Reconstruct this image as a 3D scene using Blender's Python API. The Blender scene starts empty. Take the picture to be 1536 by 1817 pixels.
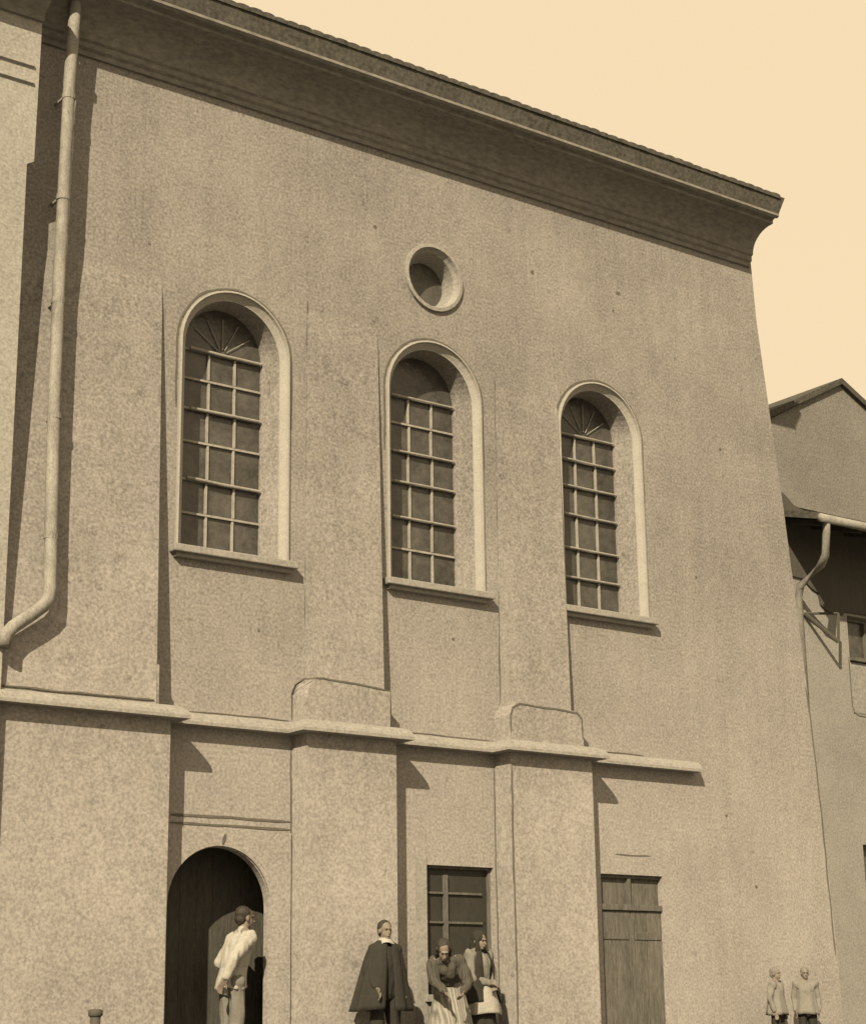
import bpy, bmesh, math, random
from mathutils import Vector, Matrix, noise, geometry
random.seed(7)
sc = bpy.context.scene
COL = sc.collection
PI = math.pi

# ------------------------------------------------------------------ camera
cam_d = bpy.data.cameras.new('camera'); cam = bpy.data.objects.new('camera', cam_d); COL.objects.link(cam)
cam_d.sensor_fit = 'HORIZONTAL'; cam_d.sensor_width = 36.0; cam_d.lens = 77.337
cam_d.clip_start = 0.1; cam_d.clip_end = 2000
cam.matrix_world = Matrix(((0.80325409, -0.14850149, -0.57682768, 0.0),
                           (-0.59548137, -0.22231367, -0.77199648, -17.3),
                           (-0.01359405, 0.96359947, -0.26700424, 0.45),
                           (0, 0, 0, 1))) @ Matrix.Rotation(0, 4, 'X')
_m = cam.matrix_world.copy()
# rows of the measured rotation are the world axes; Blender wants camera axes as columns
cam.matrix_world = _m
sc.camera = cam

# ------------------------------------------------------------------ sky and sun
SUN_TO = Vector((-1.15, -1.0, 1.05)).normalized()      # towards the sun
w = bpy.data.worlds.new('World'); sc.world = w; w.use_nodes = True
nt = w.node_tree; nt.nodes.clear()
out = nt.nodes.new('ShaderNodeOutputWorld'); bg = nt.nodes.new('ShaderNodeBackground')
sky = nt.nodes.new('ShaderNodeTexSky'); sky.sky_type = 'NISHITA'; sky.sun_disc = False
sky.sun_elevation = math.asin(SUN_TO.z); sky.sun_rotation = math.atan2(SUN_TO.x, SUN_TO.y) % (2*PI)
sky.dust_density = 6.0; sky.air_density = 1.5
bw = nt.nodes.new('ShaderNodeRGBToBW')
mr = nt.nodes.new('ShaderNodeMapRange'); mr.inputs['From Min'].default_value = 0.0; mr.inputs['From Max'].default_value = 12.0
mr.inputs['To Min'].default_value = 5.3; mr.inputs['To Max'].default_value = 6.4
mx = nt.nodes.new('ShaderNodeMix'); mx.data_type = 'RGBA'; mx.blend_type = 'MULTIPLY'; mx.inputs[0].default_value = 1.0
mx.inputs[7].default_value = (1.0, 0.785, 0.50, 1)
nt.links.new(sky.outputs[0], bw.inputs[0]); nt.links.new(bw.outputs[0], mr.inputs['Value'])
nt.links.new(mr.outputs[0], mx.inputs[6]); nt.links.new(mx.outputs[2], bg.inputs[0])
bg.inputs[1].default_value = 0.10; nt.links.new(bg.outputs[0], out.inputs[0])
sd = bpy.data.lights.new('sun', 'SUN'); sd.energy = 4.6; sd.angle = math.radians(0.5); sd.color = (1.0, 0.83, 0.56)
sun = bpy.data.objects.new('sun', sd); COL.objects.link(sun); sun.location = (0, -10, 30)
sun.rotation_euler = SUN_TO.to_track_quat('Z', 'Y').to_euler()
sc.view_settings.view_transform = 'Standard'; sc.view_settings.look = 'None'; sc.view_settings.gamma = 1.0
sc.view_settings.exposure = 0.75

# ------------------------------------------------------------------ materials
def mat(name, base, var=0.25, scales=(3.0, 22.0), rough=0.9, bump=0.3, stretch=(1, 1, 1), blotch=0.0, fine=0.0, spec=0.2, stripes=None, grain=70.0, paler_low=0.0, specks=0.0):
    m = bpy.data.materials.new(name); m.use_nodes = True; n = m.node_tree; L = n.links
    b = n.nodes['Principled BSDF']; b.inputs['Roughness'].default_value = rough
    b.inputs['Specular IOR Level'].default_value = spec
    tc = n.nodes.new('ShaderNodeTexCoord'); mp = n.nodes.new('ShaderNodeMapping'); mp.inputs['Scale'].default_value = stretch
    L.new(tc.outputs['Object'], mp.inputs[0])
    def nz(scale, detail=5, vec=mp):
        t = n.nodes.new('ShaderNodeTexNoise'); t.inputs['Scale'].default_value = scale; t.inputs['Detail'].default_value = detail
        t.inputs['Roughness'].default_value = 0.6; L.new(vec.outputs[0], t.inputs['Vector']); return t
    def math_(op, a, c):
        q = n.nodes.new('ShaderNodeMath'); q.operation = op
        for i, v in enumerate((a, c)):
            if hasattr(v, 'links') or hasattr(v, 'is_linked'): L.new(v, q.inputs[i])
            else: q.inputs[i].default_value = v
        return q.outputs[0]
    def centred(t, amp): return math_('MULTIPLY', math_('SUBTRACT', t.outputs[0], 0.5), amp)
    a = nz(scales[0]); c = nz(scales[1])
    v = math_('ADD', math_('ADD', centred(a, var*1.6), centred(c, var*1.6)), 1.0)
    if blotch:
        d = nz(0.55, 4); v = math_('ADD', v, centred(d, blotch))
    if fine:
        e = nz(grain, 2); v = math_('ADD', v, centred(e, fine))
    if paler_low:      # plaster paler towards the street and darker higher up, with vertical streaks
        sp = n.nodes.new('ShaderNodeSeparateXYZ'); L.new(tc.outputs['Object'], sp.inputs[0])
        zz = math_('ADD', sp.outputs[2], centred(nz(.8, 4), 3.0))
        mrn = n.nodes.new('ShaderNodeMapRange'); mrn.inputs['From Min'].default_value = 2.0; mrn.inputs['From Max'].default_value = 7.0
        mrn.inputs['To Min'].default_value = paler_low; mrn.inputs['To Max'].default_value = 0.0; L.new(zz, mrn.inputs['Value']); v = math_('ADD', v, mrn.outputs[0])
        mst = n.nodes.new('ShaderNodeMapping'); mst.inputs['Scale'].default_value = (5, 5, .35); L.new(tc.outputs['Object'], mst.inputs[0])
        v = math_('ADD', v, centred(nz(1.0, 4, mst), .30))
    if specks:    # small dark pits and stains
        for sc1, th in ((6.0, .70), (17.0, .74)):
            t5 = nz(sc1, 2); m5 = n.nodes.new('ShaderNodeMapRange'); m5.inputs['From Min'].default_value = th-.04; m5.inputs['From Max'].default_value = th+.02
            m5.inputs['To Min'].default_value = 0; m5.inputs['To Max'].default_value = -specks; L.new(t5.outputs[0], m5.inputs['Value']); v = math_('ADD', v, m5.outputs[0])
    if stripes:
        wv = n.nodes.new('ShaderNodeTexWave'); wv.inputs['Scale'].default_value = stripes; wv.inputs['Distortion'].default_value = 1.5
        L.new(tc.outputs['Object'], wv.inputs['Vector']); v = math_('ADD', v, centred(wv, 0.6))
    sc_ = n.nodes.new('ShaderNodeVectorMath'); sc_.operation = 'SCALE'; sc_.inputs[0].default_value = base
    L.new(v, sc_.inputs['Scale']); L.new(sc_.outputs[0], b.inputs['Base Color'])
    if bump:
        bp = n.nodes.new('ShaderNodeBump'); bp.inputs['Strength'].default_value = bump; bp.inputs['Distance'].default_value = 0.02
        L.new(math_('ADD', c.outputs[0], a.outputs[0]), bp.inputs['Height']); L.new(bp.outputs[0], b.inputs['Normal'])
    return m
M = dict(
    plaster=mat('rough_plaster', (.204, .194, .187), .26, (1.6, 8.0), bump=.26, blotch=.60, fine=1.6, grain=31.0, paler_low=.30, specks=.22),
    trim=mat('smooth_plaster_trim', (.235, .229, .218), .22, (3, 18), bump=.25, fine=.9, grain=30.0),
    cornice=mat('weathered_cornice', (.175, .171, .16), .3, (1.5, 12), bump=.3, fine=1.0, grain=20.0, stretch=(.5, 1, 1)),
    rooftile=mat('dark_roof_edge', (.062, .06, .053), .5, (4, 20), bump=.3, fine=1.2, grain=20.0),
    metal=mat('painted_downpipe', (.205, .20, .187), .6, (3, 14), rough=.75, fine=1.0, stretch=(1, 1, .5), specks=.3, bump=.15),
    glass=mat('old_dark_glass', (.056, .054, .05), 1.0, (2.2, 9), rough=.28, bump=.6, spec=.5, fine=.6, grain=30.0),
    bar=mat('pale_painted_bar', (.26, .253, .235), .5, (8, 30), rough=.7, bump=.2),
    dark_mark=mat('dark_mark_tone', (.10, .094, .082), .5, (9, 40), bump=.2),
    wood=mat('grey_weathered_wood', (.10, .097, .088), .6, (2, 9), bump=.5, stretch=(3, 3, .5), fine=1.2, grain=24.0, blotch=.5),
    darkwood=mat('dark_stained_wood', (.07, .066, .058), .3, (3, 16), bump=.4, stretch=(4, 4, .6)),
    backing=mat('dark_backing_board', (.060, .058, .052), .5, (3, 12), bump=.4, stretch=(3, 3, .6), fine=.8),
    inside=mat('dim_interior_plaster', (.25, .245, .23), .3, (2, 9), bump=.2, fine=.3),
    annexwall=mat('sunlit_annex_plaster', (.265, .26, .247), .2, (2, 10), bump=.2, blotch=.3, fine=1.0, grain=32.0),
    smock=mat('dusty_smock_cloth', (.165, .16, .15), .25, (7, 30), bump=.3),
    rim=mat('brightened_rim', (.275, .268, .253), .2, (3, 18), bump=.25, fine=.8),  # paler than the wall; the chamfer's sunlit brightness is put into the colour
    murk=mat('murky_pane', (.034, .033, .029), .4, (3, 14), rough=.45, bump=.2, fine=.4),
    ground=mat('packed_earth', (.125, .119, .108), .3, (1.5, 20), bump=.5, fine=.4),
    housewall=mat('house_plaster', (.215, .21, .20), .2, (2, 10), bump=.2, blotch=.4, fine=1.1, grain=32.0),
    gable=mat('weathered_gable_plaster', (.158, .154, .145), .25, (2, 9), bump=.3, blotch=.4, fine=1.5, grain=32.0),
    skin=mat('skin', (.165, .142, .12), .2, (6, 30), rough=.6, bump=.05),
    hair=mat('dark_hair', (.035, .031, .027), .3, (20, 60), rough=.6, bump=.4),
    white=mat('white_linen', (.30, .293, .273), .25, (8, 30), bump=.25),
    grey=mat('grey_trouser_cloth', (.15, .146, .135), .2, (9, 40), bump=.2),
    black=mat('dark_wool_cloth', (.026, .025, .022), .3, (7, 30), bump=.3),
    print_=mat('striped_skirt_cloth', (.20, .195, .178), .25, (9, 40), bump=.2, stripes=9.0),
    blouse=mat('dark_striped_blouse', (.06, .057, .05), .3, (9, 40), bump=.2, stripes=16.0),
    apron=mat('pale_apron_cloth', (.27, .263, .243), .3, (7, 30), bump=.3),
    leather=mat('boot_leather', (.04, .037, .032), .2, (9, 40), rough=.5),
)

# ------------------------------------------------------------------ helpers
def link(name, me, m, parent=None, smooth=False):
    if m is not None: me.materials.append(m)
    if smooth:
        for p in me.polygons: p.use_smooth = True
    o = bpy.data.objects.new(name, me); COL.objects.link(o)
    if parent is not None:
        o.parent = parent; o.matrix_parent_inverse = Matrix()
        L = getattr_loc(parent)
        o.location = -L
    return o
def getattr_loc(p):
    L = Vector((0, 0, 0))
    while p is not None:
        L += p.location; p = p.parent
    return L
def obj(name, bm, m, parent=None, smooth=False):
    bmesh.ops.recalc_face_normals(bm, faces=bm.faces[:])
    me = bpy.data.meshes.new(name); bm.to_mesh(me); bm.free()
    return link(name, me, m, parent, smooth)
def tag(o, label, cat, group=None, kind=None):
    if label: o['label'] = label
    if cat: o['category'] = cat
    if group: o['group'] = group
    if kind: o['kind'] = kind
    return o
def thing(name, loc, label, cat, group=None):
    o = bpy.data.objects.new(name, None); COL.objects.link(o); o.location = loc; o.empty_display_size = .2
    return tag(o, label, cat, group)
def box(bm, x0, x1, y0, y1, z0, z1, bevel=0):
    vs = [bm.verts.new((x, y, z)) for x in (x0, x1) for y in (y0, y1) for z in (z0, z1)]
    fs = [bm.faces.new([vs[i] for i in f]) for f in ((0, 1, 3, 2), (4, 6, 7, 5), (0, 4, 5, 1), (2, 3, 7, 6), (0, 2, 6, 4), (1, 5, 7, 3))]
    if bevel:
        es = list({e for f in fs for e in f.edges})
        bmesh.ops.bevel(bm, geom=es, offset=bevel, segments=2, profile=.6, affect='EDGES')
def prism(bm, pts, fn, a, b):
    """closed profile pts (u,v) swept between stations a and b; fn(u,v,t)->xyz"""
    A = [bm.verts.new(fn(u, v, a)) for u, v in pts]; B = [bm.verts.new(fn(u, v, b)) for u, v in pts]
    n = len(pts)
    for i in range(n): bm.faces.new((A[i], A[(i+1) % n], B[(i+1) % n], B[i]))
    bm.faces.new(A); bm.faces.new(B[::-1])
def tube(bm, pts, r, seg=12, caps=True, radii=None):
    pts = [Vector(p) for p in pts]; rings = []
    for i, p in enumerate(pts):
        d = (pts[min(i+1, len(pts)-1)]-pts[max(i-1, 0)]).normalized()
        q = d.to_track_quat('Z', 'Y'); rr = radii[i] if radii else r
        rings.append([bm.verts.new(p+q @ Vector((rr*math.cos(2*PI*k/seg), rr*math.sin(2*PI*k/seg), 0))) for k in range(seg)])
    for A, B in zip(rings, rings[1:]):
        # align start index
        best = min(range(seg), key=lambda s: (A[0].co-B[s].co).length)
        B[:] = B[best:]+B[:best]
        for k in range(seg): bm.faces.new((A[k], A[(k+1) % seg], B[(k+1) % seg], B[k]))
    if caps: bm.faces.new(rings[0][::-1]); bm.faces.new(rings[-1])
def strip(bm, pts, width, y, wob=.006, thick=.004):
    """thin irregular line lying on a surface facing the street; pts (x,z) or (x,z,y)"""
    P = []
    for a, b in zip(pts, pts[1:]):
        la = Vector((a[0], a[1])); lb = Vector((b[0], b[1])); n = max(2, int((lb-la).length/.09))
        ya = a[2] if len(a) > 2 else y; yb = b[2] if len(b) > 2 else y
        for i in range(n): t = i/n; q = la.lerp(lb, t); P.append((q.x, q.y, ya+(yb-ya)*t))
    P.append((pts[-1][0], pts[-1][1], pts[-1][2] if len(pts[-1]) > 2 else y))
    prev = None
    for i, (x, z, yy) in enumerate(P):
        j = min(i+1, len(P)-1); k = max(i-1, 0)
        d = Vector((P[j][0]-P[k][0], P[j][1]-P[k][1])).normalized(); nrm = Vector((-d.y, d.x))
        o = (noise.noise((x*3, z*3, 1.7)))*wob*2; ww = width*(.62+.6*abs(noise.noise((x*5+9, z*5, 4.1))))
        if i in (0, len(P)-1): ww *= .3
        c = Vector((x, z))+nrm*o; l = c+nrm*ww/2; r = c-nrm*ww/2
        cur = [bm.verts.new((l.x, yy-thick, l.y)), bm.verts.new((r.x, yy-thick, r.y)), bm.verts.new((r.x, yy+.01, r.y)), bm.verts.new((l.x, yy+.01, l.y))]
        if prev:
            for s in range(4): bm.faces.new((prev[s], prev[(s+1) % 4], cur[(s+1) % 4], cur[s]))
        prev = cur
def arch(cx, half, z0, zs, n=24):
    """outline of a round-headed opening, clockwise from bottom left (x,z)"""
    P = [(cx-half, z0), (cx-half, zs)]
    P += [(cx-half*math.cos(PI*i/n), zs+half*math.sin(PI*i/n)) for i in range(1, n)]
    P += [(cx+half, zs), (cx+half, z0)]
    return P
def ring_loft(bm, loops, closed=True):
    """loops: list of (list of (x,z), y)"""
    R = [[bm.verts.new((x, y, z)) for x, z in L] for L, y in loops]
    n = len(R[0])
    for A, B in zip(R, R[1:]):
        for i in range(n if closed else n-1):
            j = (i+1) % n
            bm.faces.new((A[i], A[j], B[j], B[i]))
    return R

# ------------------------------------------------------------------ ground
bm = bmesh.new()
for i in range(1):
    vs = [bm.verts.new(p) for p in ((-600, -400, 0), (600, -400, 0), (600, 900, 0), (-600, 900, 0))]; bm.faces.new(vs)
tag(obj('ground', bm, M['ground']), None, None, kind='structure')

# ------------------------------------------------------------------ the large plastered building
BX = Vector((13.0, 0, 0))
B = thing('plastered_building', BX, 'tall plastered building with three round-headed windows, a stepped ledge and heavy dark cornice', 'building')

# corner line on the right flares outwards to the foot
corner = [(19.62, -.3), (19.56, 1.5), (19.46, 3.1), (19.32, 5.0), (19.10, 7.4), (18.92, 9.0), (18.79, 10.2), (18.72, 11.7)]
XL = 6.2
WIN = [(10.15, .0), (12.97, .0), (15.67, .0)]
Z0, ZS, HW = 5.52, 7.90, .70
DOOR = (10.05, .615, 1.70)
GW = (12.76, 13.73, .80, 2.235)
D3 = (15.40, 16.43, 0.02, 2.23)
outer = [(XL, -.3)]+corner+[(XL, 11.7)]
holes = [arch(cx, HW-.002, Z0, ZS) for cx, _ in WIN]
holes.append([(12.975+.40*math.cos(2*PI*i/32), 9.475+.40*math.sin(2*PI*i/32)) for i in range(32)])
holes.append(arch(DOOR[0], DOOR[1], -.15, DOOR[2]))
holes.append([(GW[0], GW[2]), (GW[1], GW[2]), (GW[1], GW[3]), (GW[0], GW[3])])
holes.append([(D3[0], -.12), (D3[1], -.12), (D3[1], D3[3]), (D3[0], D3[3])])
bm = bmesh.new()
allp = [Vector((x, z, 0)) for lp in [outer]+holes for x, z in lp]
tris = geometry.tessellate_polygon([[Vector((x, z, 0)) for x, z in lp] for lp in [outer]+holes])
vs = [bm.verts.new((p.x, 0, p.y)) for p in allp]
for t in tris:
    try: bm.faces.new([vs[i] for i in t])
    except ValueError: pass
bmesh.ops.recalc_face_normals(bm, faces=bm.faces[:])
# flank and back
for (x0, z0), (x1, z1) in zip(corner, corner[1:]):
    q = [bm.verts.new(p) for p in ((x0, 0, z0), (x1, 0, z1), (x1, 12, z1), (x0, 12, z0))]; bm.faces.new(q)
q = [bm.verts.new(p) for p in ((XL, 12, -.3), (19.6, 12, -.3), (18.72, 12, 11.7), (XL, 12, 11.7))]; bm.faces.new(q)
q = [bm.verts.new(p) for p in ((XL, 0, -.3), (XL, 12, -.3), (XL, 12, 11.7), (XL, 0, 11.7))]; bm.faces.new(q)
me = bpy.data.meshes.new('wall'); bm.to_mesh(me); bm.free()
wall = link('wall', me, M['plaster'], B)

# roof and cornice
XR = 18.70
def sweepx(name, pts, x0, x1, m, parent, seg=1, smooth=False):
    bm = bmesh.new(); prism(bm, pts, lambda u, v, t: (t, u, v), x0, x1); return obj(name, bm, m, parent, smooth)
cove = [(0.0, 11.00), (-.035, 11.00), (-.035, 11.06), (-.07, 11.085), (-.07, 11.15), (-.10, 11.17)]
for i in range(1, 9):
    t = i/9*PI/2; cove.append((-.10-.40*(1-math.cos(t)), 11.17+.33*math.sin(t)))
cove += [(-.52, 11.50), (-.52, 11.55), (-.565, 11.57), (0.3, 11.57), (0.3, 11.0)]
corn = sweepx('cornice', cove, 7.25, XR, M['cornice'], B)
fil = sweepx('fillet', [(-.635, 11.577), (-.595, 11.555), (-.56, 11.572), (-.56, 11.61), (-.635, 11.61)], 7.25, XR+.01, M['cornice'], corn)
roof = sweepx('roof', [(-.60, 11.613), (-.60, 11.70), (6.0, 15.4), (12.5, 11.7), (12.5, 11.613)], XL, XR-.02, M['rooftile'], B)
# roof edge: fascia board and the ends of the tiles
bm = bmesh.new(); prism(bm, [(-.625, 11.612), (-.66, 11.88), (-.60, 11.90), (-.57, 11.612)], lambda u, v, t: (t+(.42*(v-11.612) if t > 10 else 0), u, v), 7.2, XR+.015)
fas = obj('fascia', bm, M['rooftile'], roof)
bm = bmesh.new()
x = 7.2
while x < XR+.02:
    wd = .17+random.uniform(-.012, .012); dy = random.uniform(-.012, .012); dz = random.uniform(-.008, .014)
    pts = [(x+wd/2-wd*.48*math.cos(PI*i/6), 11.885+dz*.5+.02*math.sin(PI*i/6)) for i in range(7)]
    pts = [(pts[0][0], 11.84)]+pts+[(pts[-1][0], 11.84)]
    A = [bm.verts.new((px, -.675+dy*.3, pz)) for px, pz in pts]; Bv = [bm.verts.new((px, .1, pz+.40)) for px, pz in pts]
    for i in range(8): bm.faces.new((A[i], A[i+1], Bv[i+1], Bv[i]))
    bm.faces.new(A); x += wd
obj('roof_tiles', bm, M['rooftile'], roof)

# buttresses -------------------------------------------------------
def butt(xcap, xl0, xr0, xlu0, xlu1, xru0, xru1, du, ztop, lead=True):
    """lower block + set-off + battered upper part dying into the wall"""
    bm = bmesh.new()
    d = .30
    zc = 4.10
    # lower block with a weathered top, rounded left shoulder
    prof = [(xl0, -.3), (xl0, zc-.10), (xl0+.03, zc-.02), (xl0+.10, zc+.05), (xl0+.2, zc+.08), (xcap, zc+.03), (xcap, 3.62), (xr0, 3.62), (xr0, -.3)]
    F = [bm.verts.new((x, -d, z)) for x, z in prof]; K = [bm.verts.new((x, .05, z)) for x, z in prof]
    n = len(prof)
    for i in range(n): bm.faces.new((F[i], F[(i+1) % n], K[(i+1) % n], K[i]))
    bm.faces.new(F)
    # upper
    N = 10
    prev = None
    for i in range(N+1):
        t = i/N; z = 3.6+(ztop-3.6)*t; dd = du*(1-t)+.004 if i < N else -.02
        xa = xlu0+(xlu1-xlu0)*t; xb = xru0+(xru1-xru0)*t
        cur = [bm.verts.new((xa, .05, z)), bm.verts.new((xa, -dd, z)), bm.verts.new((xb, -dd, z)), bm.verts.new((xb, .05, z))]
        if prev:
            for s in range(3): bm.faces.new((prev[s], prev[s+1], cur[s+1], cur[s]))
        prev = cur
    return obj('buttress', bm, M['plaster'], B)
bA = butt(9.12, 6.9, 9.27, 6.9, 6.9, 9.08, 9.19, .33, 8.75)
bB = butt(12.06, 10.95, 12.14, 11.10, 11.12, 12.02, 12.12, .25, 8.85)
bC = butt(14.94, 13.79, 15.06, 13.90, 13.93, 14.83, 14.95, .22, 8.45)
def dark_mark(pts_list, parent, width=.026, y=0.0):  # added dark strips outlining edges and corners; the lintel pairs are grooves
    bm = bmesh.new()
    for p in pts_list: strip(bm, p, width, y)
    return obj('dark_line', bm, M['dark_mark'], parent)
dark_mark([[(10.94, 3.74, 0), (10.94, 4.02, 0), (10.945, 4.12, -.08), (10.965, 4.165, -.22), (11.05, 4.165, -.302), (11.15, 4.18, -.302), (11.6, 4.16, -.302), (12.05, 4.125, -.302)]], bB, .028, -.302)
dark_mark([[(11.11, 3.8, 0), (11.11, 5.2), (11.12, 6.4), (11.125, 7.6), (11.12, 8.75)]], bB, .022, -.001)
dark_mark([[(10.935, -.1), (10.935, 1.4), (10.935, 3.42)]], bB, .024, -.001)
dark_mark([[(13.805, 3.80), (13.80, 4.0), (13.84, 4.10), (13.95, 4.15), (14.5, 4.13), (14.85, 4.11), (14.92, 4.04), (14.925, 3.8)]], bC, .028, -.302)
dark_mark([[(13.895, 4.2, 0), (13.90, 4.7), (13.92, 5.6), (13.925, 7.0), (13.93, 8.3)]], bC, .020, -.001)
dark_mark([[(13.80, .2), (13.80, 1.4), (13.80, 3.40)]], bC, .024, -.303)
dark_mark([[(13.775, .0), (13.775, 1.6), (13.775, 3.42)]], bC, .018, -.001)

dark_mark([[(19.30, 4.9), (19.37, 4.3), (19.44, 3.2), (19.50, 2.0), (19.53, 1.3)]], wall, .03, -.001)

# small pits and chips in the plaster
random.seed(21)
for x, z, r in ((18.10, 2.15, .028), (17.62, 3.05, .024), (9.02, 8.95, .022), (12.10, 9.95, .03), (14.6, 9.95, .035), (16.1, 10.0, .04), (16.0, 9.72, .022), (14.55, 7.0, .03), (15.9, 10.45, .018), (11.6, 7.15, .02), (17.3, 6.2, .022), (17.9, 8.1, .03), (10.5, 4.7, .02), (13.2, 4.9, .022)):
    bm = bmesh.new(); n = 9
    P = [(x+r*random.uniform(.6, 1.2)*math.cos(2*PI*k/n), z+r*random.uniform(.5, 1.1)*math.sin(2*PI*k/n)) for k in range(n)]
    A = [bm.verts.new((a, -.003, b_)) for a, b_ in P]; c = bm.verts.new((x, .0 - .0015, z)); K = [bm.verts.new((a, .004, b_)) for a, b_ in P]
    for k in range(n): bm.faces.new((A[k], A[(k+1) % n], c)); bm.faces.new((A[k], A[(k+1) % n], K[(k+1) % n], K[k]))
    obj('chip', bm, M['dark_mark'], wall)
random.seed(7)

# stepped ledge ----------------------------------------------------
path = [(6.9, -.30), (9.27, -.30), (9.27, 0), (10.95, 0), (10.95, -.30), (12.14, -.30), (12.14, 0), (13.79, 0), (13.79, -.30), (15.06, -.30), (15.06, 0), (17.08, 0)]
lp = [(-.02, 3.715), (.03, 3.71), (.075, 3.695), (.115, 3.67), (.14, 3.635), (.155, 3.60), (.155, 3.565), (-.02, 3.563)]
bm = bmesh.new(); rings = []
for i, (x, y) in enumerate(path):
    def nrm(a, b):
        dx, dy = b[0]-a[0], b[1]-a[1]; L = math.hypot(dx, dy); return (dy/L, -dx/L)
    ns = []
    if i > 0: ns.append(nrm(path[i-1], path[i]))
    if i < len(path)-1: ns.append(nrm(path[i], path[i+1]))
    if len(ns) == 2: nx, ny = ns[0][0]+ns[1][0], ns[0][1]+ns[1][1]
    else: nx, ny = ns[0]
    rings.append([bm.verts.new((x+nx*q, y+ny*q, z)) for q, z in lp])
for A, C2 in zip(rings, rings[1:]):
    for k in range(len(lp)-1): bm.faces.new((A[k], A[k+1], C2[k+1], C2[k]))
bm.faces.new(rings[-1]); bm.faces.new(rings[0][::-1])
ledge = obj('ledge', bm, M['trim'], B)
dark_mark([[(7.35, 3.735), (9.05, 3.74)]], ledge, .022, -.338)
for a, b_ in ((9.3, 10.9), (12.3, 13.7), (15.3, 16.2)): dark_mark([[(a, 3.73), (b_, 3.73)]], ledge, .016, -.001)

# arched windows ---------------------------------------------------
BARS = [7.96, 7.61, 7.25, 6.86, 6.41, 6.02]
def arched_window(cx, idx):
    root_bm = bmesh.new()
    gx = cx+.035
    loops = [(arch(cx, .722, Z0, ZS), .01), (arch(cx, .722, Z0, ZS), -.03), (arch(cx, .70, Z0, ZS), -.035),
             (arch(cx, .69, Z0, ZS), 0.0), (arch(cx, .635, Z0, ZS), .045), (arch(cx, .622, Z0, ZS), .05), (arch(gx, .52, Z0, ZS+.10), .34), (arch(gx, .52, Z0, ZS+.10), .42)]
    ring_loft(root_bm, loops[5:], closed=False)
    wn = obj('arched_window', root_bm, M['plaster'], B)
    bm = bmesh.new(); ring_loft(bm, loops[:6], closed=False); obj('rim', bm, M['rim'], wn)
    dark_mark([[(x*1.0, z) for x, z in arch(cx, .752, 7.1, ZS, 18)]], wn, .03, -.001)  # added dark outline around the arch rim
    # pane
    bm = bmesh.new(); P = arch(gx, .53, Z0-.05, ZS+.10, 24)
    f = bm.faces.new([bm.verts.new((x, .375, z)) for x, z in P])
    r = bmesh.ops.extrude_face_region(bm, geom=[f]); bmesh.ops.translate(bm, vec=(0, .02, 0), verts=[v for v in r['geom'] if isinstance(v, bmesh.types.BMVert)])
    obj('pane', bm, M['glass'], wn)
    # glazing bars
    bm = bmesh.new()
    for x in (gx-.175, gx+.175):
        top = ZS+.05
        segs = [5.53]+BARS[::-1][:6]
        for a, b in zip(segs, segs[1:]):
            j = random.uniform(-.012, .012)
            box(bm, x-.012+j, x+.012+j, .345, .374, a+.02, b-.02)
    for i, z in enumerate(BARS): box(bm, gx-.50, gx+.50, .342, .373, z-.012, z+.012)
    if idx != 1:
        for a in (35, 62, 90, 118, 145):
            c = Vector((gx, .358, 7.98)); e = c+Vector((math.cos(math.radians(a))*.44, 0, math.sin(math.radians(a))*.44))
            tube(bm, [c+(e-c)*.15, e], .006, 6)
    obj('glazing_bars', bm, M['bar'], wn)
    # iron guard bars set out in front of the glass
    for i, z in enumerate(BARS):
        if (idx == 0 and i not in (0, 2, 4)) or (idx == 1 and i in (1, 5)): continue
        bm = bmesh.new(); x0 = gx-.42-random.uniform(0, .05)
        tube(bm, [(x0, .32, z+random.uniform(-.01, .015)), (gx, .315, z-.005), (gx+.50, .32, z-.005)], .018 if idx == 0 else .014, 8)
        obj('guard_bar', bm, M['bar'], wn)
    # sill
    bm = bmesh.new(); box(bm, cx-.79, cx+.79, -.13, .40, Z0-.085, Z0-.003, .012)
    box(bm, cx-.74, cx+.74, -.07, .1, Z0-.13, Z0-.087)
    obj('sill', bm, M['trim'], wn)
    return wn
for i, (cx, _) in enumerate(WIN): arched_window(cx, i)

# round window -----------------------------------------------------
def circ(cx, cz, r, n=32): return [(cx+r*math.cos(2*PI*i/n), cz+r*math.sin(2*PI*i/n)) for i in range(n)]
bm = bmesh.new()
ring_loft(bm, [(circ(12.975, 9.475, .445), .01), (circ(12.975, 9.475, .445), -.04), (circ(12.975, 9.475, .40), -.045), (circ(12.975, 9.475, .385), .0), (circ(12.975, 9.475, .355), .04), (circ(13.02, 9.475, .30), .25), (circ(13.02, 9.475, .30), .30)])
rw = obj('round_window', bm, M['trim'], B)
bm = bmesh.new(); f = bm.faces.new([bm.verts.new((x, .27, z)) for x, z in circ(13.02, 9.475, .31)])
r = bmesh.ops.extrude_face_region(bm, geom=[f]); bmesh.ops.translate(bm, vec=(0, .02, 0), verts=[v for v in r['geom'] if isinstance(v, bmesh.types.BMVert)])
obj('pane', bm, M['glass'], rw)

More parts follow.
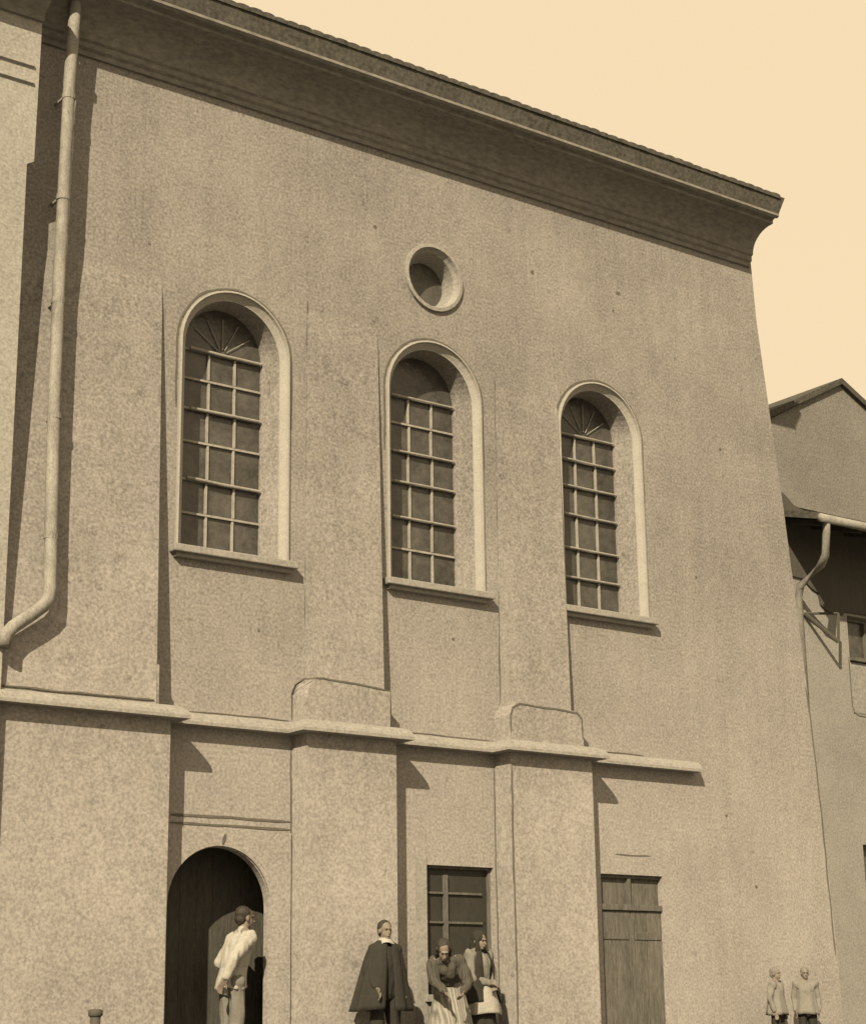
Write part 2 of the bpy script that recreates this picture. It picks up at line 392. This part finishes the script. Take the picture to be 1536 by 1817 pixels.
# doorway ----------------------------------------------------------
bm = bmesh.new(); cx, hw, zs = DOOR
ring_loft(bm, [(arch(cx, hw+.0, -.1, zs), -.0), (arch(cx, hw, -.1, zs), .10), (arch(cx, hw+.25, -.1, zs), .10)], closed=False)
dw = obj('doorway', bm, M['plaster'], B)
bm = bmesh.new()  # raised surround with square head
lo = arch(cx, hw+.01, -.1, zs); hi = []
for x, z in lo:
    hi.append((min(max(x, cx-.66), cx+.66), z))
P = [(9.34, -.1), (9.34, 2.50), (10.93, 2.50), (10.93, -.1)]
tri_loops = [[Vector((x, z, 0)) for x, z in ([(9.30, -.1)]+[(9.30, 2.50), (10.925, 2.50), (10.925, -.1)]+lo[::-1])]]
tr = geometry.tessellate_polygon(tri_loops); fl = tri_loops[0]
vf = [bm.verts.new((p.x, -.028, p.y)) for p in fl]; vb = [bm.verts.new((p.x, .01, p.y)) for p in fl]
for t in tr: bm.faces.new([vf[i] for i in t])
for i in range(len(fl)): j = (i+1) % len(fl); bm.faces.new((vf[i], vf[j], vb[j], vb[i]))
obj('surround', bm, M['plaster'], dw)
dark_mark([[(9.45, 2.625), (10.93, 2.625)]], dw, .036, -.003)
dark_mark([[(9.45, 2.54), (10.93, 2.54)]], dw, .032, -.003)
dark_mark([[(10.07, 2.34), (10.10, 2.45)]], dw, .045, -.031)
# shallow vestibule; an added dark board backing stands in for the unlit interior
bm = bmesh.new()
x0, x1, y0, y1, z1 = 9.1, 11.3, .102, .60, 2.75
for q in (((x0, y0, 0.01), (x0, y1, 0.01), (x0, y1, z1), (x0, y0, z1)), ((x1, y0, .01), (x1, y1, .01), (x1, y1, z1), (x1, y0, z1)),
          ((x0, y0, z1), (x1, y0, z1), (x1, y1, z1), (x0, y1, z1)), ((x0, y0, .01), (x1, y0, .01), (x1, y1, .01), (x0, y1, .01))):
    bm.faces.new([bm.verts.new(p) for p in q])
obj('vestibule', bm, M['inside'], dw)
bm = bmesh.new()
for k in range(11): box(bm, x0+.2*k+.001, x0+.2*k+.199, y1-.04, y1-.002, .02, z1-.01, .004)
obj('dark_backing', bm, M['backing'], dw)
bm = bmesh.new(); box(bm, 9.3, 10.8, -.38, .10, 0.0, .12, .02); obj('doorstep', bm, M['trim'], dw)

# ground-floor barred window --------------------------------------
x0, x1, z0, z1 = GW
bm = bmesh.new()
def rect(a, b, c, d): return [(a, c), (b, c), (b, d), (a, d)]
ring_loft(bm, [(rect(x0, x1, z0, z1), 0), (rect(x0+.0, x1-.0, z0, z1), .12), (rect(x0-.1, x1+.1, z0-.1, z1+.1), .12)])
gw = obj('low_window', bm, M['plaster'], B)
bm = bmesh.new(); box(bm, x0, x1, .10, .12, z0, z1); obj('pane', bm, M['murk'], gw)
bm = bmesh.new()
box(bm, x0+.30, x0+.345, .055, .10, z0, z1-.10)
for z in (1.93, 1.60, 1.2): box(bm, x0+.03, x0+.30, .07, .10, z-.012, z+.012); box(bm, x0+.345, x1-.12, .07, .10, z-.012, z+.012)
box(bm, x0, x0+.03, .06, .10, z0, z1); box(bm, x1-.03, x1, .06, .10, z0, z1); box(bm, x0+.03, x1-.03, .06, .10, z1-.03, z1)
obj('glazing_bars', bm, M['wood'], gw)
bm = bmesh.new(); box(bm, x0-.05, x1+.05, -.05, .10, z0-.08, z0-.002, .008); obj('sill', bm, M['trim'], gw)
bm = bmesh.new(); # pale plaster band at the left and over the head
box(bm, x0-.16, x0-.003, -.012, .01, .3, z1+.10)
obj('surround', bm, M['trim'], gw)

# plank door under transom, right of the third buttress ------------
x0, x1, z0, z1 = D3
bm = bmesh.new(); ring_loft(bm, [(rect(x0, x1, -.1, z1), 0), (rect(x0, x1, -.1, z1), .12), (rect(x0-.1, x1+.1, -.2, z1+.1), .12)])
sdr = obj('side_doorway', bm, M['plaster'], B)
bm = bmesh.new(); box(bm, x0, x1, .065, .09, z0, 1.80)
for i in range(4): a = x0+i*(x1-x0)/4+.006; box(bm, a, a+(x1-x0)/4-.012, .05, .066, z0+.01, 1.79, .004)
box(bm, x0+.47, x0+.55, .035, .051, .25, 1.7, .004)
for z in (.35, 1.45): box(bm, x0+.03, x0+.46, .038, .051, z, z+.09, .004); box(bm, x0+.56, x1-.03, .038, .051, z, z+.09, .004)
obj('door_leaf', bm, M['wood'], sdr)
bm = bmesh.new(); box(bm, x0, x1, .02, .09, 1.80, 1.87, .006); box(bm, x0+.48, x0+.53, .045, .09, 1.872, z1-.04)
box(bm, x0, x1, .045, .09, z1-.04, z1-.002); obj('frame', bm, M['wood'], sdr)
bm = bmesh.new(); box(bm, x0, x1, .091, .105, 1.87, z1-.03); obj('transom_light', bm, M['wood'], sdr)
dark_mark([[(15.65, 2.475), (16.25, 2.475)]], sdr, .022, -.001)

# downpipe ---------------------------------------------------------
PP = [(7.86, -.30, 11.45), (7.86, -.28, 11.0), (7.85, -.26, 10.5), (7.85, -.25, 9.5), (7.83, -.25, 8.2), (7.81, -.31, 6.9), (7.80, -.36, 5.8), (7.80, -.42, 4.75),
      (7.785, -.43, 4.64), (7.73, -.43, 4.56), (7.60, -.43, 4.45), (7.42, -.43, 4.31), (7.34, -.44, 4.22), (7.32, -.46, 4.10)]
bm = bmesh.new(); tube(bm, PP, .068, 14); dp = obj('downpipe', bm, M['metal'], B, True)
for z, y in ((10.3, -.257), (9.1, -.25), (7.9, -.26), (6.6, -.325), (5.3, -.385)):
    bm = bmesh.new(); tube(bm, [(7.85-.01*(10.3-z), y, z-.03), (7.85-.01*(10.3-z), y, z+.03)], .074, 14)
    box(bm, 7.80, 7.83, y+.03, .02, z-.012, z+.012); obj('pipe_bracket', bm, M['metal'], dp)

# ------------------------------------------------------------------ annex on the left
AN = thing('plastered_annex', (6.0, -.4, 0), 'narrow pale annex with a dark eave standing forward at the far left edge', 'building')
bm = bmesh.new()
prof = [(7.335, -.3), (7.335, 5.0), (7.34, 9.3), (7.42, 9.35), (7.44, 11.2), (3.0, 11.2), (3.0, -.3)]
F = [bm.verts.new((x, -.40, z)) for x, z in prof]; K = [bm.verts.new((x, 3.0, z)) for x, z in prof]
bm.faces.new(F)
for i in range(len(prof)): j = (i+1) % len(prof); bm.faces.new((F[i], F[j], K[j], K[i]))
obj('wall', bm, M['annexwall'], AN)
bm = bmesh.new(); prism(bm, [(-.38, 11.0), (-.44, 11.0), (-.48, 11.08), (-.62, 11.17), (-.72, 11.19), (-.72, 11.25), (-.38, 11.25)], lambda u, v, t: (t, u, v), 3.0, 7.44)
obj('eave', bm, M['cornice'], AN)
bm = bmesh.new(); prism(bm, [(-.75, 11.252), (-.75, 11.35), (1.3, 12.6), (3, 11.252)], lambda u, v, t: (t, u, v), 3.0, 7.45)
obj('roof', bm, M['rooftile'], AN)
bm = bmesh.new()
for z in (10.42, 10.22): prism(bm, [(-.38, z), (-.43, z+.02), (-.43, z+.05), (-.38, z+.06)], lambda u, v, t: (t, u, v), 3.0, 7.36)
obj('moulding', bm, M['annexwall'], AN)

# ------------------------------------------------------------------ neighbouring house on the right
HY = 1.5
H = thing('gabled_house', (22.5, HY, 0), 'gabled house with pent roof and gutter past the right corner of the tall building', 'house')
bm = bmesh.new()
gp = [(19.8, -.3), (26.5, -.3), (26.5, 8.3), (22.22, 10.36), (19.8, 9.05)]
hh = [(22.02, 4.98), (23.1, 4.98), (23.1, 6.52), (22.02, 6.52)]
h2 = [(22.0, .9), (22.9, .9), (22.9, 3.0), (22.0, 3.0)]
loops = [[Vector((x, z, 0)) for x, z in lp_] for lp_ in (gp, hh, h2)]
tr = geometry.tessellate_polygon(loops); fl = [p for l in loops for p in l]
vf = [bm.verts.new((p.x, HY, p.y)) for p in fl]
for t in tr: bm.faces.new([vf[i] for i in t])
gb = [bm.verts.new((x, HY+9, z)) for x, z in gp]
for i in range(len(gp)): j = (i+1) % len(gp); bm.faces.new((vf[i], vf[j], gb[j], gb[i]))
bm.faces.new(gb)
me = bpy.data.meshes.new('wall'); bm.to_mesh(me); bm.free(); link('wall', me, M['housewall'], H)
bm = bmesh.new(); prism(bm, [(19.8, 8.1), (26.4, 8.1), (26.4, 8.33), (22.22, 10.35), (19.8, 9.03)], lambda u, v, t: (u, t, v), HY-.03, HY+.02)
obj('gable_plaster', bm, M['gable'], H)
bm = bmesh.new(); prism(bm, [(19.3, 8.93), (22.22, 10.43), (26.9, 8.06), (26.9, 7.98), (22.22, 10.33), (19.3, 8.83)][::-1], lambda u, v, t: (u, t, v), HY-.10, HY+9.2)
obj('roof', bm, M['rooftile'], H)
# pent roof, gutter, pipe, bracket
PX0 = 20.42
bm = bmesh.new(); prism(bm, [(.50, 7.60), (.50, 7.70), (1.5, 7.98), (1.5, 7.88)], lambda u, v, t: (t, u, v), PX0, 27.0)
pr_ = obj('pent_roof', bm, M['rooftile'], H)
for k in range(9):
    bm = bmesh.new(); x = PX0+.15+k*.75; prism(bm, [(.56, 7.53), (.56, 7.61), (1.48, 7.87), (1.48, 7.79)], lambda u, v, t: (t, u, v), x, x+.09)
    obj('rafter', bm, M['darkwood'], pr_)
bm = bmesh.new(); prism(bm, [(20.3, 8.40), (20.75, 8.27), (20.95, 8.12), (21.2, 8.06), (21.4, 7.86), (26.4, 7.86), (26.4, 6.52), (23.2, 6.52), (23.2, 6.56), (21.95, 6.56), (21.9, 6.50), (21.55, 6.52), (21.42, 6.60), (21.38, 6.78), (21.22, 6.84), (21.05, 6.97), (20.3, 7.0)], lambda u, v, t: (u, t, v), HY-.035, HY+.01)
obj('pent_shadow_sheet', bm, M['darkwood'], H)  # added dark sheet, shaped to the pent roof's shadow on the wall
bm = bmesh.new(); tube(bm, [(PX0-.06, .45, 7.60), (22, .45, 7.605), (27, .45, 7.62)], .065, 10); g = obj('gutter', bm, M['metal'], H, True)
bm = bmesh.new(); tube(bm, [(20.52, .47, 7.60), (20.56, .52, 7.42), (20.60, .60, 7.10), (20.66, .75, 6.98), (20.80, 1.30, 6.80), (20.86, 1.42, 6.62), (20.86, 1.42, .2)], .06, 10); obj('downpipe', bm, M['metal'], H, True)
bm = bmesh.new(); tube(bm, [(21.02, 1.46, 6.42), (21.44, 1.20, 5.98)], .03, 6); tube(bm, [(21.44, 1.20, 5.98), (21.46, 1.18, 6.42)], .025, 6); tube(bm, [(21.02, 1.46, 6.42), (21.46, 1.18, 6.42)], .02, 6)
obj('bracket', bm, M['darkwood'], H)
# house windows
def house_window(x0, x1, z0, z1, zmid=None, y=HY):
    bm = bmesh.new(); ring_loft(bm, [(rect(x0, x1, z0, z1), y), (rect(x0, x1, z0, z1), y+.2), (rect(x0-.1, x1+.1, z0-.1, z1+.1), y+.2)])
    h = obj('window', bm, M['housewall'], H)
    bm = bmesh.new(); box(bm, x0, x1, y+.15, y+.17, zmid or z0, z1); obj('pane', bm, M['glass'], h)
    bm = bmesh.new(); xm = (x0+x1)/2
    box(bm, xm-.03, xm+.03, y+.10, y+.15, zmid or z0, z1-.06); box(bm, x0, x1, y+.10, y+.15, z1-.06, z1); box(bm, x0, x0+.05, y+.10, y+.15, zmid or z0, z1-.06); box(bm, x1-.05, x1, y+.1, y+.15, zmid or z0, z1-.06)
    obj('frame', bm, M['wood'], h)
    if zmid:
        bm = bmesh.new(); box(bm, x0+.005, x1-.005, y+.02, y+.12, z0+.005, zmid-.06, .03); obj('apron_panel', bm, M['housewall'], h)
        bm = bmesh.new(); box(bm, x0, x1, y-.03, y+.14, zmid-.055, zmid, .01); obj('sill', bm, M['wood'], h)
    return h
hw1 = house_window(22.02, 23.1, 4.98, 6.52, 5.86)
bm = bmesh.new(); strip(bm, [(22.0, 5.85), (21.995, 5.1), (22.03, 5.0), (22.12, 4.955), (22.7, 4.95)], .03, HY-.001); obj('dark_line', bm, M['dark_mark'], hw1)  # added dark outline of the apron panel
house_window(22.0, 22.9, .9, 3.0)

# ------------------------------------------------------------------ wooden post
bm = bmesh.new(); tube(bm, [(8.27, -.8, -.1), (8.27, -.8, .58)], .05, 10, radii=[.055, .05]); tube(bm, [(8.27, -.8, .58), (8.27, -.8, .60), (8.27, -.8, .645), (8.27, -.8, .655)], .06, 10, radii=[.05, .07, .068, .045])
tag(obj('wooden_post', bm, M['darkwood'], None, True), 'short dark wooden post with a flat cap at the foot of the left wall', 'post')

# ------------------------------------------------------------------ people
def cap(bm, a, ra, b, rb, seg=12, rng=5):
    a = Vector(a); b = Vector(b); d = b-a; L = d.length
    if L < 1e-6: d = Vector((0, 0, 1))
    q = d.to_track_quat('Z', 'Y'); rings = []
    prof = [(-math.cos(PI/2*i/rng)*ra, math.sin(PI/2*i/rng)*ra) for i in range(1, rng+1)]
    prof += [(L+math.sin(PI/2*i/rng)*rb, math.cos(PI/2*i/rng)*rb) for i in range(0, rng)]
    for zz, rr in prof: rings.append([bm.verts.new(a+q @ Vector((rr*math.cos(2*PI*k/seg), rr*math.sin(2*PI*k/seg), zz))) for k in range(seg)])
    s = bm.verts.new(a+q @ Vector((0, 0, -ra))); e = bm.verts.new(a+q @ Vector((0, 0, L+rb)))
    for k in range(seg): bm.faces.new((s, rings[0][(k+1) % seg], rings[0][k])); bm.faces.new((e, rings[-1][k], rings[-1][(k+1) % seg]))
    for A, C2 in zip(rings, rings[1:]):
        for k in range(seg): bm.faces.new((A[k], A[(k+1) % seg], C2[(k+1) % seg], C2[k]))
def ell(bm, c, r, rot=None, seg=14):
    mt = Matrix.Translation(c) @ (rot.to_4x4() if rot else Matrix()) @ Matrix.Diagonal((r[0], r[1], r[2], 1))
    bmesh.ops.create_uvsphere(bm, u_segments=seg, v_segments=seg//2+3, radius=1, matrix=mt)
def fuse(name, bm, voxel, m, parent, fold=0.0, fscale=12.0, xf=None, smooth_it=3):
    me = bpy.data.meshes.new(name); bm.to_mesh(me); bm.free()
    o = bpy.data.objects.new(name, me); COL.objects.link(o)
    r = o.modifiers.new('r', 'REMESH'); r.mode = 'VOXEL'; r.voxel_size = voxel
    s = o.modifiers.new('s', 'SMOOTH'); s.iterations = smooth_it; s.factor = .5
    dg = bpy.context.evaluated_depsgraph_get(); dg.update()
    nm = bpy.data.meshes.new_from_object(o.evaluated_get(dg)); nm.name = name
    COL.objects.unlink(o); bpy.data.objects.remove(o)
    if fold:
        ns = [v.normal.copy() for v in nm.vertices]
        for v, n_ in zip(nm.vertices, ns):
            c = v.co; v.co = c+n_*fold*noise.noise(Vector((c.x*fscale*1.3, c.y*fscale*1.3, c.z*fscale*.45)))
    if xf: nm.transform(xf)
    nm.materials.clear(); nm.materials.append(m)
    for p in nm.polygons: p.use_smooth = True
    o = bpy.data.objects.new(name, nm); COL.objects.link(o); o.parent = parent
    return o
def hand(bm, wr, d, side, curl=.6, s=1.0):
    """palm, four unequal fingers and a thumb; wr wrist, d direction of the hand, side: unit vector towards the thumb"""
    d = Vector(d).normalized(); t = Vector(side); t = (t-d*t.dot(d)).normalized(); n = d.cross(t)
    wr = Vector(wr)
    for k in (-.024, 0, .024): cap(bm, wr+d*.015*s+t*k*.6*s, .016*s, wr+d*.085*s+t*k*s, .014*s, 8, 3)
    for i, ln in enumerate((.078, .086, .08, .062)):
        b0 = wr+d*.09*s+t*(.032-.0215*i)*s; j1 = b0+(d+n*curl*.4).normalized()*ln*.5*s; j2 = j1+(d+n*curl*1.5).normalized()*ln*.5*s
        cap(bm, b0, .0095*s, j1, .0088*s, 8, 3); cap(bm, j1, .0088*s, j2, .0075*s, 8, 3)
    b0 = wr+d*.03*s+t*.028*s; j1 = b0+(d*.7+t*.8+n*.2).normalized()*.04*s; j2 = j1+(d+t*.25+n*.4).normalized()*.032*s
    cap(bm, b0, .0125*s, j1, .011*s, 8, 3); cap(bm, j1, .0105*s, j2, .0085*s, 8, 3)
def person(loc, yaw, J, clothes, label, s=1.0, group=None, hair='short', headrot=(0, 0, 0), sk='skin', hm='hair'):
    """J overrides joints of a 1.7 m figure facing -Y"""
    j = dict(pel=(0, 0, .94), bel=(0, 0, 1.08), che=(0, -.01, 1.27), nk=(0, .01, 1.44), hd=(0, -.015, 1.585),
             shL=(-.185, .0, 1.385), shR=(.185, .0, 1.385), elL=(-.23, .03, 1.12), elR=(.23, .03, 1.12), wrL=(-.22, -.05, .88), wrR=(.22, -.05, .88),
             hiL=(-.09, 0, .90), hiR=(.09, 0, .90), knL=(-.10, -.02, .50), knR=(.10, -.02, .50), anL=(-.10, .02, .09), anR=(.10, .02, .09))
    j.update(J); j = {k: Vector(v) for k, v in j.items()}
    root = thing('person', loc, label, 'person', group)
    X = Matrix.Rotation(yaw, 4, 'Z') @ Matrix.Scale(s, 4)
    hr = Matrix.Rotation(headrot[2], 3, 'Z') @ Matrix.Rotation(headrot[0], 3, 'X') @ Matrix.Rotation(headrot[1], 3, 'Y')
    h = j['hd']; R = lambda v: h+hr @ Vector(v)
    bm = bmesh.new()
    ell(bm, R((0, .012, .03)), (.073, .093, .085), hr); ell(bm, R((0, -.02, -.035)), (.056, .068, .075), hr)
    ell(bm, R((0, -.05, -.085)), (.032, .03, .026), hr); cap(bm, R((0, -.088, .0)), .008, R((0, -.108, -.035)), .013, 8, 3)
    ell(bm, R((0, -.082, .022)), (.045, .016, .010), hr); ell(bm, R((0, -.084, -.062)), (.024, .014, .009), hr)
    for sx in (-1, 1): ell(bm, R((sx*.075, .01, -.01)), (.012, .02, .032), hr)
    cap(bm, j['nk']-Vector((0, 0, .03)), .06, R((0, .012, -.06)), .052)
    cap(bm, j['pel'], .125, j['bel'], .115); cap(bm, j['bel'], .115, j['che'], .135)
    for a in ('L', 'R'):
        cap(bm, j['che'], .12, j['sh'+a]*.75+j['che']*.25, .085); cap(bm, j['nk'], .055, j['sh'+a], .058)
        cap(bm, j['sh'+a], .06, j['el'+a], .042); cap(bm, j['el'+a], .042, j['wr'+a], .026)
        cap(bm, j['pel'], .11, j['hi'+a], .095); cap(bm, j['hi'+a], .088, j['kn'+a], .056); cap(bm, j['kn'+a], .055, j['an'+a], .036)
        fd = Vector((0, -1, 0)); cap(bm, j['an'+a]-Vector((0, 0, .045)), .04, j['an'+a]+fd*.15-Vector((0, 0, .055)), .032)
        dr = (j['wr'+a]-j['el'+a]).normalized()
        hand(bm, j['wr'+a], dr, (0, -1, 0), .7)
    body = fuse('body', bm, .0075, M[sk], root, xf=X, smooth_it=2)
    # eyes
    for sx in (-1, 1):
        bm = bmesh.new(); ell(bm, R((sx*.03, -.079, .006)), (.012, .008, .008), hr, 8)
        fuse('eye', bm, .003, M['hair'], root, xf=X, smooth_it=0)
    bm = bmesh.new()
    if hair == 'short': ell(bm, R((0, .028, .045)), (.083, .093, .083), hr); ell(bm, R((0, .06, -.01)), (.07, .06, .07), hr); fuse('hair', bm, .006, M[hm], root, .006, 40, X)
    elif hair == 'long':
        ell(bm, R((0, .03, .04)), (.09, .10, .09), hr); cap(bm, R((0, .07, 0)), .07, R((0, .09, -.14)), .05)
        for sx in (-1, 1): cap(bm, R((sx*.07, .0, .02)), .028, R((sx*.075, .02, -.10)), .02)
        fuse('hair', bm, .007, M[hm], root, .008, 30, X)
    elif hair == 'scarf':
        ell(bm, R((0, .025, .035)), (.092, .102, .095), hr); cap(bm, R((0, .06, -.02)), .075, R((0, .09, -.17)), .06)
        for sx in (-1, 1): cap(bm, R((sx*.065, -.01, .02)), .03, R((sx*.05, -.03, -.13)), .03)
        fuse('headscarf', bm, .007, M['black'], root, .012, 20, X)
    for c in clothes:
        kind = c[0]; m = M[c[1]]; bm = bmesh.new(); g = .016
        if kind == 'shirt':
            cap(bm, j['pel']-Vector((0, 0, .04)), .125+g, j['bel'], .115+g+.01); cap(bm, j['bel'], .12+g, j['che'], .14+g)
            cap(bm, j['nk']-Vector((0, 0, .03)), .066, j['nk']-Vector((0, 0, .01)), .062)
            for a in ('L', 'R'):
                cap(bm, j['che'], .13, j['sh'+a]*.8+j['che']*.2, .095); cap(bm, j['nk']-Vector((0, 0, .02)), .055, j['sh'+a], .07)
                cap(bm, j['sh'+a], .075, j['el'+a], .062); cap(bm, j['el'+a], .06, j['wr'+a]*.92+j['el'+a]*.08, .042)
            fuse(c[2], bm, .009, m, root, .022, 13, X)
        elif kind == 'trousers':
            cap(bm, j['pel'], .128, j['bel']-Vector((0, 0, .05)), .12)
            for a in ('L', 'R'):
                cap(bm, j['pel'], .12, j['hi'+a], .108); cap(bm, j['hi'+a], .105, j['kn'+a], .078); cap(bm, j['kn'+a], .078, j['an'+a]+Vector((0, 0, .03)), .062)
            fuse('trousers', bm, .009, m, root, .02, 10, X)
        elif kind == 'boots':
            for a in ('L', 'R'):
                cap(bm, j['an'+a]+Vector((0, 0, .10)), .05, j['an'+a]-Vector((0, 0, .03)), .05); cap(bm, j['an'+a]-Vector((0, 0, .045)), .046, j['an'+a]+Vector((0, -.165, -.053)), .038)
            fuse('boots', bm, .008, m, root, xf=X)
        elif kind == 'cone':   # draped garment: rings (center x,y,z, rx, ry), open (gap angle at the front)
            nm_, rings_, waves, amp = c[2:6]; gap = c[6] if len(c) > 6 else 0
            bm.free(); bm = bmesh.new(); seg = 72; RR = []; n = len(rings_)
            fine_r = []
            for (a, b) in zip(rings_, rings_[1:]):
                for i in range(5): t = i/5; fine_r.append([a[q]*(1-t)+b[q]*t for q in range(5)])
            fine_r.append(list(rings_[-1]))
            for lay in (0, 1):
                for ri, (x, y, z, rx, ry) in enumerate(fine_r if lay == 0 else fine_r[::-1]):
                    fr = ri/(len(fine_r)-1); fr = fr if lay == 0 else 1-fr; ring = []
                    for k in range(seg):
                        th = 2*PI*k/seg if not gap else (-PI/2+gap/2+(2*PI-gap)*k/(seg-1))
                        wv = 1+amp*fr*math.sin(waves*th+1.3*math.sin(2*th))+.5*amp*fr*noise.noise(Vector((math.cos(th)*3, math.sin(th)*3, z*2)))
                        ir = 0 if lay == 0 else -.012
                        ring.append(bm.verts.new((x+(rx*wv+ir)*math.cos(th), y+(ry*wv+ir)*math.sin(th), z+.012*math.sin(3*th+1)*fr)))
                    RR.append(ring)
            ks = range(seg) if not gap else range(seg-1)
            for A, C2 in zip(RR, RR[1:]+[RR[0]]):
                for k in ks: bm.faces.new((A[k], A[(k+1) % seg], C2[(k+1) % seg], C2[k]))
            if gap:
                for k in (0, seg-1): 
                    bm.faces.new([r_[k] for r_ in RR])
            bm.transform(X); obj_ = obj(nm_, bm, m, None, True); obj_.parent = root
    return root

# man in the doorway, back turned, leaning towards the right jamb
person((10.30, .04, .06), math.radians(88), dict(
    pel=(0, .06, .90), bel=(0, .03, 1.03), che=(.01, -.02, 1.22), nk=(.01, -.07, 1.39), hd=(.01, -.105, 1.53),
    shL=(-.17, -.06, 1.32), shR=(.18, -.06, 1.32), elL=(-.25, .17, 1.10), elR=(.24, .06, 1.08), wrL=(-.22, .26, .90), wrR=(.22, -.10, .92),
    hiL=(-.085, .05, .86), hiR=(.085, .05, .86), knL=(-.07, .02, .47), knR=(.08, .05, .47), anL=(-.07, .05, .09), anR=(.08, .08, .09)),
    [('trousers', 'grey'), ('shirt', 'white', 'shirt'), ('boots', 'leather'), ('cone', 'white', 'shirt_tail', [(0, .03, 1.02, .15, .14), (0, .06, .90, .165, .155), (0, .07, .80, .175, .165)], 9, .05)],
    'man in a white shirt and grey trousers leaning in the dark arched doorway')
# figure in the dark cape
person((11.74, -.62, 0), math.radians(-8), dict(shL=(-.145, 0, 1.365), shR=(.145, 0, 1.365), hiL=(-.10, 0, .90), knL=(-.12, -.02, .50), anL=(-.13, .02, .09), wrL=(-.20, -.17, .93), elL=(-.24, -.02, 1.13)),
    [('shirt', 'black', 'coat'), ('trousers', 'black'), ('boots', 'leather'),
     ('cone', 'black', 'cape', [(0, .01, 1.475, .085, .08), (0, .01, 1.445, .13, .11), (0, .01, 1.40, .19, .145), (-.01, .01, 1.30, .228, .17), (-.02, .01, 1.15, .265, .20), (-.035, .01, .95, .315, .225), (-.055, .01, .68, .375, .255)], 9, .07, .35),
     ('cone', 'white', 'collar', [(0, -.005, 1.505, .066, .07), (0, -.01, 1.475, .078, .085), (0, -.02, 1.435, .11, .115)], 3, .02)],
    'figure in a wide dark cape with a white collar standing before the middle buttress', s=.915)
# woman in a striped skirt bending to the left
person((12.62, -.60, 0), math.radians(-28), dict(
    pel=(0, .10, .90), bel=(-.01, .04, 1.02), che=(-.05, -.12, 1.15), nk=(-.09, -.24, 1.26), hd=(-.12, -.32, 1.34),
    shL=(-.23, -.17, 1.20), shR=(.09, -.17, 1.22), elL=(-.22, -.22, 1.0), elR=(.18, -.22, .98), wrL=(-.12, -.38, .86), wrR=(.09, -.40, .86), hiL=(-.08, .10, .87), hiR=(.08, .10, .87)),
    [('shirt', 'blouse', 'blouse'), ('boots', 'leather'),
     ('cone', 'print_', 'skirt', [(0, .07, 1.02, .13, .12), (0, .09, .92, .17, .17), (.01, .08, .6, .24, .25), (.02, .06, .3, .29, .30), (.02, .05, .12, .32, .33)], 13, .06)],
    'bareheaded woman in dark blouse and pale striped skirt bending before the low window', s=.93, hair='long', headrot=(.6, 0, 0))
# woman in shawl with pale apron
person((13.08, -.52, 0), math.radians(12), dict(hd=(-.03, -.05, 1.565), wrL=(-.03, -.20, 1.03), wrR=(.05, -.21, .99), elL=(-.21, -.05, 1.12), elR=(.21, -.05, 1.12)),
    [('shirt', 'grey', 'blouse'), ('boots', 'leather'),
     ('cone', 'black', 'skirt', [(0, 0, 1.08, .13, .12), (0, .01, .95, .17, .16), (0, .01, .5, .235, .22), (0, .01, .12, .28, .27)], 11, .06),
     ('cone', 'apron', 'apron', [(0, -.03, 1.06, .145, .13), (0, -.04, .95, .20, .17), (0, -.05, .8, .25, .21), (0, -.05, .66, .27, .23)], 7, .04),
     ('cone', 'black', 'shawl', [(0, .0, 1.46, .09, .09), (0, .01, 1.42, .17, .13), (0, .02, 1.28, .25, .185), (.01, .03, 1.0, .285, .215), (.03, .02, .80, .32, .27)], 8, .05, .75)],
    'woman in dark headscarf and shawl with pale apron, right of the low window', s=.875, hair='scarf', headrot=(.15, 0, 0))
# two small figures by the right corner
GK = 'two dusty-clad children by the right corner'
for (x, y, yaw, lab, hr, s) in ((17.87, -.45, 20, 'child in a dusty smock at the wall foot, the nearer to the plank door', 'short', .655),
                                (18.45, -.42, -35, 'child in a dusty smock at the wall foot, nearest the right corner', 'short', .66)):
    person((x, y, 0), math.radians(yaw), dict(),
        [('shirt', 'smock', 'shirt'), ('trousers', 'black'), ('boots', 'leather'), ('cone', 'smock', 'smock', [(0, 0, 1.40, .10, .10), (0, 0, 1.33, .18, .14), (0, 0, 1.1, .19, .16), (0, 0, .82, .24, .21)], 8, .05)],
        lab, s=s, hair=hr, group=GK, hm='grey')
